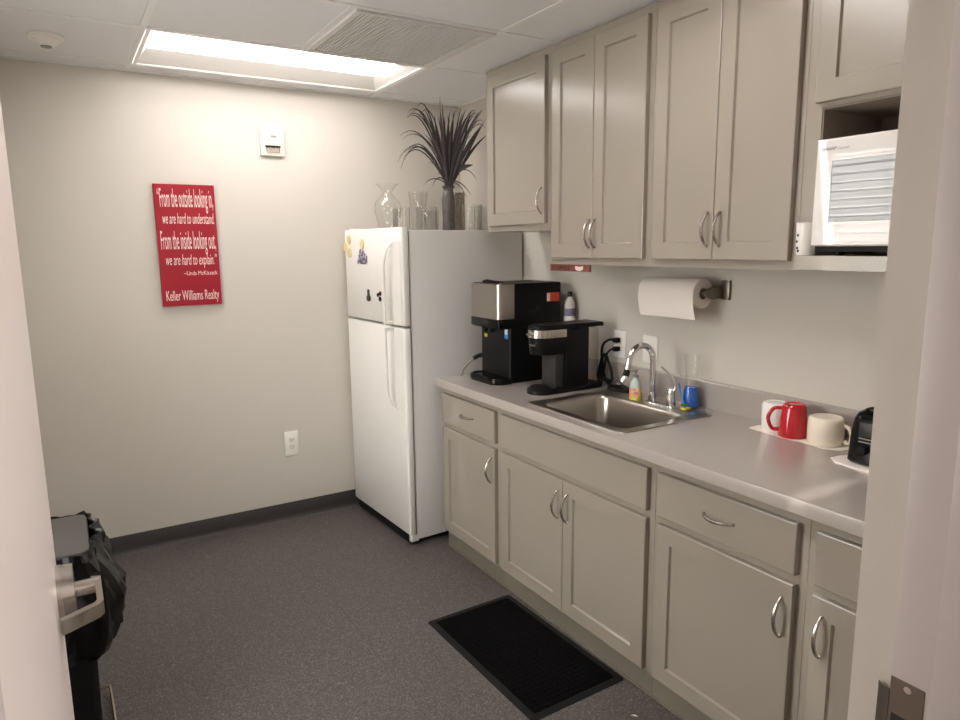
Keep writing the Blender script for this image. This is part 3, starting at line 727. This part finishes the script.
# ------------------------------------------------------------------ water dispenser
T = thing('water_dispenser', 'black and stainless countertop water dispenser next to the refrigerator', 'water dispenser', (-.27, -1.0, ZK))
DY0, DY1 = -1.127, -.866; DT = 1.355
G().loft([rrect(-.392, -.088, DY0-.002, DY1-.004, ZK+.001, .012), rrect(-.392, -.088, DY0-.002, DY1-.004, 1.15, .012)]).build('lower_body', 'black', T)
G().loft([rrect(-.440, -.085, DY0, DY1, 1.146, .02), rrect(-.440, -.085, DY0, DY1, 1.349, .02), rrect(-.436, -.089, DY0+.004, DY1-.004, DT, .018)]).build('head', 'black', T)
def wrap(z0, z1, x0, xe, t, r=.028):
    c = []
    for yc, a0, a1 in ((DY1-r, PI/2, PI), (DY0+r, PI, 1.5*PI)):
        for k in range(9):
            a = a0+(a1-a0)*k/8; c.append((x0+r+r*math.cos(a), yc+r*math.sin(a)))
    out = [(xe, DY1+.0012)]+c+[(xe, DY0-.0012)]
    inn = [(x+(t if abs(y) else 0), y) for x, y in out]
    inn = []
    for x, y in out: inn.append((min(x+t, xe), max(DY0+.001, min(DY1-.001, y))))
    return [[(x, y, z) for x, y in out+inn[::-1]] for z in (z0, z1)]
G().loft(wrap(1.192, 1.3535, -.4535, -.366, .006)).build('front_panel', 'steel', T, label='brushed stainless wrap-around front panel', smooth=30)
G().box(-.449, -.38, DY0+.002, DY1-.002, 1.148, 1.191, .006).build('control_strip', 'gloss', T)
for y in (-.955, -1.015): G().cyl((-.422, y, 1.150), (-.422, y, 1.122), .016, .012, 16).build('spout', 'black', T)
G().loft([rrect(-.488, -.360, -1.146, -.888, ZK+.0006, .055), rrect(-.492, -.360, -1.150, -.884, ZK+.012, .06), rrect(-.490, -.360, -1.148, -.886, ZK+.030, .06), rrect(-.480, -.370, -1.138, -.896, ZK+.032, .05), rrect(-.477, -.370, -1.134, -.900, ZK+.027, .05)]).build('drip_tray', 'gloss', T, smooth=40)
G().box(-.3932, -.391, -.930, -.905, 1.089, 1.105).build('yellow_label', 'yellow', T, smooth=0, label='small yellow sticker')
lb = G().box(-.3932, -.391, -1.112, -1.084, 1.098, 1.150).build('blue_label', 'bluelab', T, smooth=0, label='blue and white energy sticker')
G().box(-.3937, -.3930, -1.109, -1.087, 1.117, 1.147).build('label_print', 'white', lb, smooth=0)
rl = G().box(-.178, -.104, DY0-.0015, DY0+.002, 1.264, 1.306).build('red_label', 'orange', T, smooth=0, label='orange-red sticker')
G().box(-.1785, -.160, DY0-.0022, DY0-.001, 1.266, 1.304, .0003, 1).build('label_print', 'white', rl, smooth=0)
g = G(); g.box(-.292, -.220, DY0-.0008, DY0+.002, 1.216, 1.226); g.box(-.245, -.220, DY0-.0008, DY0+.002, 1.226, 1.242); g.box(-.268, -.256, DY0-.0008, DY0+.002, 1.226, 1.236)
g.build('grip_recess', 'gloss', T, smooth=0)
G().tube(smooth_path([(-.385, DY1-.004, .992), (-.405, -.856, .985), (-.440, -.848, .965), (-.475, -.838, .930), (-.490, -.832, ZK+.001)], 6), .007, 12).build('water_hose', 'hose', T, smooth=60)
G().tube([(-.380, DY1-.006, .994), (-.404, -.856, .986), (-.428, -.851, .974)], .0105, 12).build('hose_fitting', 'matte', T)
g = G()
pts = [rrect(-.405, -.378, -1.055, -.905, DT+.0003, .010), rrect(-.408, -.375, -1.058, -.902, DT+.006, .012), rrect(-.398, -.383, -1.045, -.915, DT+.011, .007)]
pts = [[(x, y, z+(.006*noise.noise(Vector((x*40, y*40, i))) if i else 0)) for x, y, z in lp] for i, lp in enumerate(pts)]
g.loft(pts).build('cloth_strip', 'plum', None, label='dark plum folded strip lying on top of the water dispenser', cat='cloth')
# ------------------------------------------------------------------ bottle behind the dispenser
T = thing('spray_bottle', 'white bottle with a dark cap standing behind the water dispenser', 'bottle', (-.042, -1.132, ZK))
bx, by = -.042, -1.132
G().lathe([(.0005, 0), (.025, 0), (.027, .004), (.027, .33), (.024, .365), (.013, .385), (.012, .395), (.0005, .395)], (bx, by, ZK+.0005), 28).build('bottle', 'white', T, smooth=50)
G().lathe([(.0273, .30), (.0277, .302), (.0277, .335), (.0273, .337)], (bx, by, ZK+.0005), 28).build('label', 'purple', T, label='dark patterned label')
G().cyl((bx, by, ZK+.394), (bx, by, ZK+.418), .013, .011, 18).build('cap', 'matte', T)

# ------------------------------------------------------------------ single-serve coffee maker
T = thing('coffee_maker', 'slim black single-serve coffee maker between the water dispenser and the sink', 'coffee maker', (-.27, -1.372, ZK))
KY0, KY1 = -1.434, -1.312; KC = (KY0+KY1)/2; KR = (KY1-KY0)/2
def stadium(xf, xb, z, ins=0, n=14):
    """round nose towards -X, square back"""
    r = KR-ins; c = []
    for k in range(n+1):
        a = PI/2+PI*k/n; c.append((xf+KR+r*math.cos(a), KC+r*math.sin(a), z))
    return c+[(xb, KC-r, z), (xb, KC+r, z)]
G().loft([stadium(-.455, -.10, ZK+.0006), stadium(-.455, -.10, ZK+.020), stadium(-.450, -.10, ZK+.026, .004)]).build('base', 'black', T, smooth=40)
G().loft([stadium(-.448, -.375, ZK+.0255, .010), stadium(-.448, -.375, ZK+.030, .010)]).build('drip_grate', 'matte', T, smooth=40)
G().box(-.300, -.172, KY0+.001, KY1-.001, ZK+.02, 1.168, .004).build('tower', 'black', T)
G().box(-.352, -.299, KY0+.012, KY1-.012, ZK+.02, 1.075, .004).build('cup_bay', 'dgrey', T)
hd = G().loft([stadium(-.445, -.29, 1.062, .006), stadium(-.445, -.29, 1.075, .002), stadium(-.446, -.29, 1.136, 0)]).build('brew_head', 'black', T, smooth=40)
bz = G().loft([stadium(-.449, -.300, 1.137, -.001), stadium(-.449, -.300, 1.170, -.001)]).build('silver_band', 'nickel', T, smooth=40, label='silver band around the brew head')
G().box(-.458, -.446, KC-.022, KC+.022, 1.147, 1.155, .002).build('band_latch', 'nickel', bz)
G().loft([stadium(-.447, -.090, 1.1705, 0), stadium(-.447, -.090, 1.184, 0), stadium(-.441, -.094, 1.190, .005)]).build('lid', 'black', T, smooth=40)
G().box(-.170, -.112, KY0+.004, KY1-.006, ZK+.026, 1.166, .004).build('water_tank', 'smoke', T, label='translucent water tank')
# maker's name on the curved nose of the brew head
kt = lettering(T, 'lettering', 'KEURIG', 'white', (0, 0, 1.101), (1, 0, 0), (0, 0, 1), .036, .011, .0006)
off = ORG[T.name]
for v in kt.data.vertices:
    p = v.co+off; s = p.x-.012; a = PI-(-s)/KR*1 if False else PI+s/KR
    rr = KR+.0006
    v.co = Vector((-.446+KR+rr*math.cos(a), KC+rr*math.sin(a), p.z))-off

# ------------------------------------------------------------------ plugs and cords
def cord(label, z, pts, r=.0042):
    T = thing('power_cord', label, 'cord', (-.03, -1.44, z), 'power cords at the counter outlet')
    G().box(-.040, -.0095, -1.461, -1.437, z-.011, z+.011, .005).build('plug', 'matte', T)
    G().tube(smooth_path(pts, 6), r, 9).build('cable', 'matte', T, smooth=60)
loops = [(-.038, -1.449, 1.103), (-.060, -1.440, 1.105), (-.070, -1.415, 1.085), (-.066, -1.398, 1.050)]
for k in range(6):
    d = .0055*k
    loops += [(-.058-d*.6, -1.392-d*.4, 1.00), (-.050-d, -1.400+d*.4, .93), (-.052-d, -1.432-d*.7, ZK+.012+d), (-.050-d*.7, -1.452-d*.8, .925), (-.048-d*.5, -1.432-d*.8, .985), (-.052-d*.8, -1.408-d*.3, 1.035)]
loops += [(-.056, -1.396, .95), (-.070, -1.402, ZK+.0048), (-.085, -1.399, ZK+.03)]
cord('black power cord bundled in long loops below the outlet', 1.101, loops, .0056)
cord('black power cord from the lower plug of the outlet, running down behind the coffee maker', 1.061, [(-.038, -1.449, 1.061), (-.052, -1.440, 1.058), (-.060, -1.424, 1.035), (-.060, -1.414, .99), (-.075, -1.418, .93), (-.090, -1.425, ZK+.006), (-.096, -1.42, ZK+.01)], .0045)
g = G()
pts = []
for i, (s, z) in enumerate(((1, 0), (1.03, .006), (.97, .014), (.80, .019))):
    lp = []
    for k in range(28):
        a = 2*PI*k/28; rr = 1+.12*math.sin(3*a+.6)+.07*math.sin(5*a)
        lp.append((-.078+.040*s*rr*math.cos(a), -1.535+.075*s*rr*math.sin(a)*.85, ZK+.0008+z+(.004*noise.noise(Vector((a*2, i, 0))) if i else 0)))
    pts.append(lp)
g.loft(pts).build('black_pad', 'matte', None, label='flat black pad on the counter behind the sink corner', cat='pad', smooth=50)
for v in bpy.data.objects['black_pad'].data.vertices: v.co.x = min(v.co.x, -.026); v.co.y = min(max(v.co.y, -1.63), -1.465)

# ------------------------------------------------------------------ paper towel holder and roll
RX, RZ2 = -.085, 1.343
T = thing('paper_towel_holder', 'brushed metal paper towel holder mounted on the right wall', 'paper towel holder', (-.02, -2.02, 1.343))
G().box(-.012, -.001, -2.044, -2.006, 1.318, 1.392, .003).build('mounting_plate', 'strike', T)
G().loft([[(x, y, z) for x, z in ((-.012, 1.325), (-.012, 1.372), (-.07, 1.366), (-.098, 1.355), (-.100, 1.335), (-.07, 1.322))] for y in (-2.012, -2.003)]).build('arm', 'strike', T, smooth=30)
G().cyl((RX, -2.004, RZ2+.004), (RX, -1.975, RZ2+.004), .0148, n=18).build('end_knob', 'strike', T)
G().cyl((RX, -1.975, RZ2+.0132), (RX, -1.66, RZ2+.0132), .0062, n=12).box(-.012, -.001, -1.678, -1.655, 1.325, 1.36).box(-.092, -.010, -1.672, -1.662, 1.338, 1.364).build('rod', 'strike', T)
T = thing('paper_towel_roll', 'white paper towel roll with a loose sheet hanging down', 'paper towel', (RX, -1.84, RZ2-.058))
Y0, Y1, rr = -1.985, -1.700, .056
def ring(r, y, n=48): return [(RX+r*math.cos(2*PI*k/n), y, RZ2+r*math.sin(2*PI*k/n)) for k in range(n)]
G().loft([ring(.022, Y0), ring(rr-.002, Y0), ring(rr, Y0+.002), ring(rr, Y1-.002), ring(rr-.002, Y1), ring(.022, Y1), ring(.022, Y0)], cap0=False, cap1=False).build('roll', 'paper', T)
G().loft([ring(.0215, Y0+.001), ring(.0215, Y1-.001), ring(.0195, Y1-.001), ring(.0195, Y0+.001), ring(.0215, Y0+.001)], cap0=False, cap1=False).build('core', 'card', T)
sheet = []
for k in range(15):
    t = k/14
    if t < .55:
        a = PI/2+.25+(PI/2-.25)*t/.55; sheet.append((RX+(rr+.0012)*math.cos(a), RZ2+(rr+.0012)*math.sin(a)))
    else:
        q = (t-.55)/.45; sheet.append((RX-rr-.0012+.018*q*q, RZ2-.098*q))
g = G(); loops = []
for yq in [Y0+(Y1-Y0)*k/10 for k in range(11)]:
    w = 0.004*math.sin(yq*30)
    out = [(x+(w if z < RZ2-.02 else 0), yq, z) for x, z in sheet]; inn = [(x+.0009, y, z) for x, y, z in out]
    loops.append(out+inn[::-1])
g.loft(loops).build('loose_sheet', 'paper', T, smooth=60)

# ------------------------------------------------------------------ mugs on a paper towel, toaster
def towel(name, label, outline, z, t=.0012, amp=.003):
    g = G(); n = len(outline)
    cx = sum(p[0] for p in outline)/n; cy = sum(p[1] for p in outline)/n
    top = []; bot = []
    P = []
    for i in range(n):
        a = outline[i]; b = outline[(i+1) % n]
        for k in range(6): P.append((a[0]+(b[0]-a[0])*k/6, a[1]+(b[1]-a[1])*k/6))
    rings = []
    for s in (1, .9, .5, .05):
        rings.append([(cx+(x-cx)*s, cy+(y-cy)*s, z+t+(amp*abs(noise.noise(Vector((x*60, y*60, 3)))) if s == 1 else 0)) for x, y in P])
    low = [[(x, y, q-t) for x, y, q in lp] for lp in reversed(rings)]
    g.loft(low+rings)
    return g.build(name, 'paper', None, label=label, cat='paper towel', group='paper towels on the counter', smooth=60)
towel('paper_towel_sheet', 'white paper towel sheet under the three upturned mugs', [(-.030, -2.262), (-.090, -2.252), (-.142, -2.258), (-.150, -2.360), (-.158, -2.400), (-.150, -2.470), (-.160, -2.545), (-.130, -2.590), (-.060, -2.598), (-.030, -2.590)], ZK+.0003)
towel('paper_towel_sheet', 'white folded paper towel under the black toaster', [(-.050, -2.640), (-.150, -2.635), (-.232, -2.618), (-.262, -2.650), (-.275, -2.800), (-.275, -2.960), (-.040, -2.960)], ZK+.0003, .005, .004)
ZM = ZK+.0024
def mug(name, label, m, x, y, r_rim, r_base, hgt, hang, hl=.030, hz=(.018, .078), hr=.0065, hpath=None):
    """upturned mug: rim on the counter, foot ring on top"""
    T = thing(name, label, 'mug', (x, y, ZM), 'upturned mugs on the counter')
    t = .004
    prof = [(r_rim-t, 0), (r_rim-.001, 0), (r_rim, .002), (r_rim*.55+r_base*.45+.001, hgt*.5), (r_base+.001, hgt-.010), (r_base-.004, hgt-.002), (r_base-.008, hgt), (r_base-.011, hgt), (r_base-.013, hgt-.003), (.0005, hgt-.003), (.0005, hgt-.008), (r_base-t-.006, hgt-.010), (r_base-t, hgt-.016)]
    G().lathe(prof+[(r_rim-t, 0)], (x, y, ZM), 44).build('body', m, T, smooth=45)
    d = Vector((math.cos(hang), math.sin(hang), 0)); c = Vector((x, y, ZM))
    def rad(z): return r_rim+(r_base-r_rim)*z/hgt
    z0, z1 = hz
    if hpath is None:
        P = [c+d*(rad(z0)-.003)+Vector((0, 0, z0)), c+d*(rad(z0)+hl*.6)+Vector((0, 0, z0+.002)), c+d*(rad(z0)+hl)+Vector((0, 0, (z0+z1)/2)), c+d*(rad(z1)+hl*.75)+Vector((0, 0, z1-.004)), c+d*(rad(z1)-.003)+Vector((0, 0, z1))]
    else:
        P = [c+d*(rad(z)+o)+Vector((0, 0, z)) for o, z in hpath]
    G().tube(smooth_path(P, 6), hr, 12).build('handle', m, T, smooth=60)
mug('mug', 'plain white upturned mug behind the red one', 'whitemug', -.072, -2.311, .044, .0435, .095, math.radians(60), hl=.022)
mug('mug', 'glossy red upturned mug with its handle to the left', 'redmug', -.106, -2.405, .0475, .036, .112, math.radians(128), hl=.034, hz=(.020, .094), hr=.0062)
mug('mug', 'wide cream upturned mug with a curled handle on the right', 'creammug', -.094, -2.512, .0545, .0535, .088, math.radians(282), hr=.0062, hpath=[(-.003, .066), (.014, .060), (.024, .038), (.020, .016), (.008, .010), (.004, .020)])

T = thing('toaster', 'black toaster on the counter at the door jamb', 'toaster', (-.15, -2.83, ZK+.0085))
ZB = ZK+.0085
tx0, tx1, ty0, ty1 = -.238, -.060, -2.965, -2.660
loops = []
for z, ins, r in ((0, .006, .02), (.006, 0, .025), (.10, .004, .028), (.130, .008, .03), (.146, .016, .03), (.154, .030, .028)):
    loops.append(rrect(tx0+ins, tx1-ins, ty0+ins*.8, ty1-ins*.8, ZB+z, r))
G().loft(loops).build('body', 'gloss', T, smooth=40)
g = G()
for x in (-.185, -.125): g.box(x, x+.028, ty0+.04, ty1-.045, ZB+.1535, ZB+.1552)
g.build('slots', 'slot', T, smooth=0)
G().box(tx0-.003, tx0+.004, -2.76, -2.70, ZB+.085, ZB+.125, .002).build('control_plate', 'dgrey', T)
G().cyl((tx0+.002, -2.715, ZB+.045), (tx0-.012, -2.715, ZB+.045), .014, .012, 20).build('dial', 'matte', T)
g = G()
for z in (.066, .076): g.box(tx0-.001, tx0+.004, -2.745, -2.700, ZB+z, ZB+z+.003)
g.build('button_marks', 'gasket', T, smooth=0)
G().tube(smooth_path([(-.205, ty1-.030, ZB+.146), (-.200, ty1-.045, ZB+.160), (-.185, ty1-.10, ZB+.168), (-.180, ty1-.16, ZB+.168)], 5), .0045, 10).build('carry_bar', 'black', T)

M['carpet'] = mat('mat_pile', (7, 7, 7), .95, spec=.1, bump=.6, bscale=500)
# ------------------------------------------------------------------ floor mat, scrap, trash can
T = thing('floor_mat', 'black rubber-edged mat on the floor before the sink cabinet', 'mat', (-.79, -1.78, 0))
mt = Matrix.Translation((-.786, -1.771, 0)) @ Matrix.Rotation(math.radians(1.2), 4, 'Z')
hx, hy = .205, .362
loops = [rrect(-hx, hx, -hy, hy, .0004, .012), rrect(-hx, hx, -hy, hy, .002, .012), rrect(-hx+.022, hx-.022, -hy+.022, hy-.022, .0065, .01), rrect(-hx+.026, hx-.026, -hy+.026, hy-.026, .0045, .008)]
G().loft(loops).xform(mt).build('border', 'rubber', T, smooth=30, label='smooth rubber border')
G().loft([rrect(-hx+.026, hx-.026, -hy+.026, hy-.026, z, .008) for z in (.0042, .0052)]).xform(mt).build('backing', 'carpet', T, smooth=30)
g = G()
px = .021; nx = int((2*hx-.06)/px); ny = int((2*hy-.06)/px)
for i in range(nx):
    for j in range(ny):
        x = -hx+.030+(2*hx-.06)*(i+.5)/nx; y = -hy+.030+(2*hy-.06)*(j+.5)/ny; w = .0078
        g.loft([[(x-w, y-w, .0050), (x+w, y-w, .0050), (x+w, y+w, .0050), (x-w, y+w, .0050)], [(x-w*.75, y-w*.75, .0078), (x+w*.75, y-w*.75, .0078), (x+w*.75, y+w*.75, .0078), (x-w*.75, y+w*.75, .0078)]], cap0=False)
g.xform(mt).build('waffle_pile', 'carpet', T, smooth=0)
g = G()
g.loft([[(x, y, z) for x, y, z in ((-.690, -2.278, .0006), (-.676, -2.283, .0008), (-.672, -2.297, .0006), (-.682, -2.296, .004))], [(x, y, z) for x, y, z in ((-.689, -2.279, .0014), (-.677, -2.284, .0020), (-.673, -2.296, .0014), (-.682, -2.295, .0052))]])
g.build('paper_scrap', 'paper', None, label='tiny white scrap on the floor near the toe kick', cat='scrap', smooth=0)

T = thing('trash_can', 'tall black step trash can behind the open door', 'trash can', (-2.31, -1.36, 0))
cx0, cx1, cy0, cy1 = -2.46, -2.165, -1.52, -1.19
G().loft([rrect(cx0+.012, cx1-.012, cy0+.012, cy1-.012, .003, .03), rrect(cx0+.010, cx1-.010, cy0+.010, cy1-.010, .02, .03), rrect(cx0, cx1, cy0, cy1, .60, .035), rrect(cx0, cx1, cy0, cy1, .632, .035)]).build('bin_body', 'matte', T, smooth=40)
G().loft([rrect(cx0-.002, cx1+.006, cy0-.012, cy1+.004, .633, .03), rrect(cx0-.002, cx1+.008, cy0-.014, cy1+.006, .645, .032), rrect(cx0, cx1+.005, cy0-.011, cy1+.003, .653, .03)]).build('lid', 'lidgrey', T, smooth=40, label='dark grey flat lid')
G().tube([(cx1-.012, -1.232, .030), (cx1+.018, -1.232, .034), (cx1+.024, -1.240, .035), (cx1+.024, -1.47, .035), (cx1+.018, -1.478, .034), (cx1-.012, -1.478, .030)], .0055, 12).build('pedal', 'nickel', T, label='chrome loop pedal')
# bin liner hanging out under the lid
g = G(); loops = []
lev = [(.622, .010), (.650, .014), (.654, .022), (.632, .030), (.600, .042), (.560, .058), (.515, .070), (.465, .080), (.415, .084), (.375, .076), (.340, .058), (.315, .024), (.308, .004)]
for i, (z, o) in enumerate(lev):
    lp = rrect(cx0-.002, cx1+.003, cy0-.010, cy1+.003, z, .035, 12)
    out = []
    # subdivide the straight runs so that the film can crumple
    Q = []
    for k in range(len(lp)):
        a = Vector(lp[k]); b = Vector(lp[(k+1) % len(lp)]); m_ = max(1, int((b-a).length/.012))
        for q in range(m_): Q.append(a+(b-a)*q/m_)
    cc = Vector(((cx0+cx1)/2, (cy0+cy1)/2, z))
    for k, p in enumerate(Q):
        d = Vector((p.x-cc.x, p.y-cc.y, 0)); hxx = (cx1-cx0)/2; hyy = (cy1-cy0)/2
        nd = Vector((max(-1, min(1, d.x/hxx))**3, max(-1, min(1, d.y/hyy))**3, 0)).normalized()
        front = .55+.45*max(0, nd.x)
        if nd.x < -.3: front = .25
        fold = noise.noise(Vector((p.x*22, p.y*22, z*9)))*.034+noise.noise(Vector((p.x*60, p.y*60, z*30)))*.014
        amt = max(.001 if o > 0 else o, o*front+(fold if o > .008 else 0))
        zz = z+(.012*noise.noise(Vector((p.x*30, p.y*30, 5))) if 1 < i < len(lev)-1 else 0)
        out.append((p.x+nd.x*amt, p.y+nd.y*amt, min(zz, .660)))
    loops.append(out)
g.loft(loops, cap0=False, cap1=False)
g.build('bin_liner', 'bag', None, label='crumpled black bin liner folded over the rim of the trash can', cat='trash bag', smooth=28)

# ------------------------------------------------------------------ light, camera, world
SKY_LO, SKY_HI = 6.0, 18.0
w = bpy.data.worlds.new('daylight'); sc.world = w; w.use_nodes = True
nt = w.node_tree; bg = nt.nodes['Background']
# daylight: dim street level, bright sky overhead
tc = nt.nodes.new('ShaderNodeTexCoord'); sz = nt.nodes.new('ShaderNodeSeparateXYZ'); nt.links.new(tc.outputs['Generated'], sz.inputs[0])
mr = nt.nodes.new('ShaderNodeMapRange'); mr.inputs[1].default_value = -.05; mr.inputs[2].default_value = .45; mr.inputs[3].default_value = SKY_LO; mr.inputs[4].default_value = SKY_HI
nt.links.new(sz.outputs[2], mr.inputs[0]); nt.links.new(mr.outputs[0], bg.inputs[1])
bg.inputs[0].default_value = (1.0, .985, .96, 1)
def area(name, loc, sx, sy, power, col, rot=(0, 0, 0)):
    l = bpy.data.lights.new(name, 'AREA'); l.shape = 'RECTANGLE'; l.size = sx; l.size_y = sy; l.energy = power; l.color = col
    o = bpy.data.objects.new(name, l); C.objects.link(o); o.location = loc; o.rotation_euler = rot; return o
area('corridor_ceiling_lamp', (-.8, -4.5, ZC-.01), 1.2, .6, 60, (1, .93, .91))

sl = bpy.data.lights.new('sun', 'SUN'); sl.energy = 60; sl.angle = math.radians(2); sl.color = (1, .97, .93)
so = bpy.data.objects.new('sun', sl); C.objects.link(so); so.location = (-6, -1, 6)
so.rotation_euler = Vector((.5, -.12, -.87)).to_track_quat('-Z', 'Y').to_euler()
cam = bpy.data.cameras.new('camera'); co = bpy.data.objects.new('camera', cam); C.objects.link(co)
yaw, pit, rol = math.radians(-31.2752), math.radians(-9.4682), -.6178
rol = math.radians(-.6178)
f = Vector((-math.sin(yaw)*math.cos(pit), math.cos(yaw)*math.cos(pit), math.sin(pit)))
rt = Vector((math.cos(yaw), math.sin(yaw), 0)); up = rt.cross(f)
r2 = rt*math.cos(rol)+up*math.sin(rol); u2 = -rt*math.sin(rol)+up*math.cos(rol)
mx = Matrix((r2, u2, -f)).transposed().to_4x4(); mx.translation = Vector((-2.1594, -3.767, 1.5315))
co.matrix_world = mx
cam.sensor_width = 36; cam.sensor_fit = 'HORIZONTAL'; cam.lens = 685.94*36/960; cam.clip_start = .01; cam.clip_end = 50
sc.camera = co
sc.view_settings.view_transform = 'Standard'; sc.view_settings.look = 'None'; sc.view_settings.gamma = 1; sc.view_settings.use_curve_mapping = False
sc.view_settings.exposure = .23
sc.cycles.use_denoising = True
sc.cycles.max_bounces = 12; sc.cycles.diffuse_bounces = 6; sc.cycles.glossy_bounces = 6; sc.cycles.transmission_bounces = 12
sc.cycles.sample_clamp_indirect = 8; sc.cycles.caustics_reflective = False; sc.cycles.caustics_refractive = False
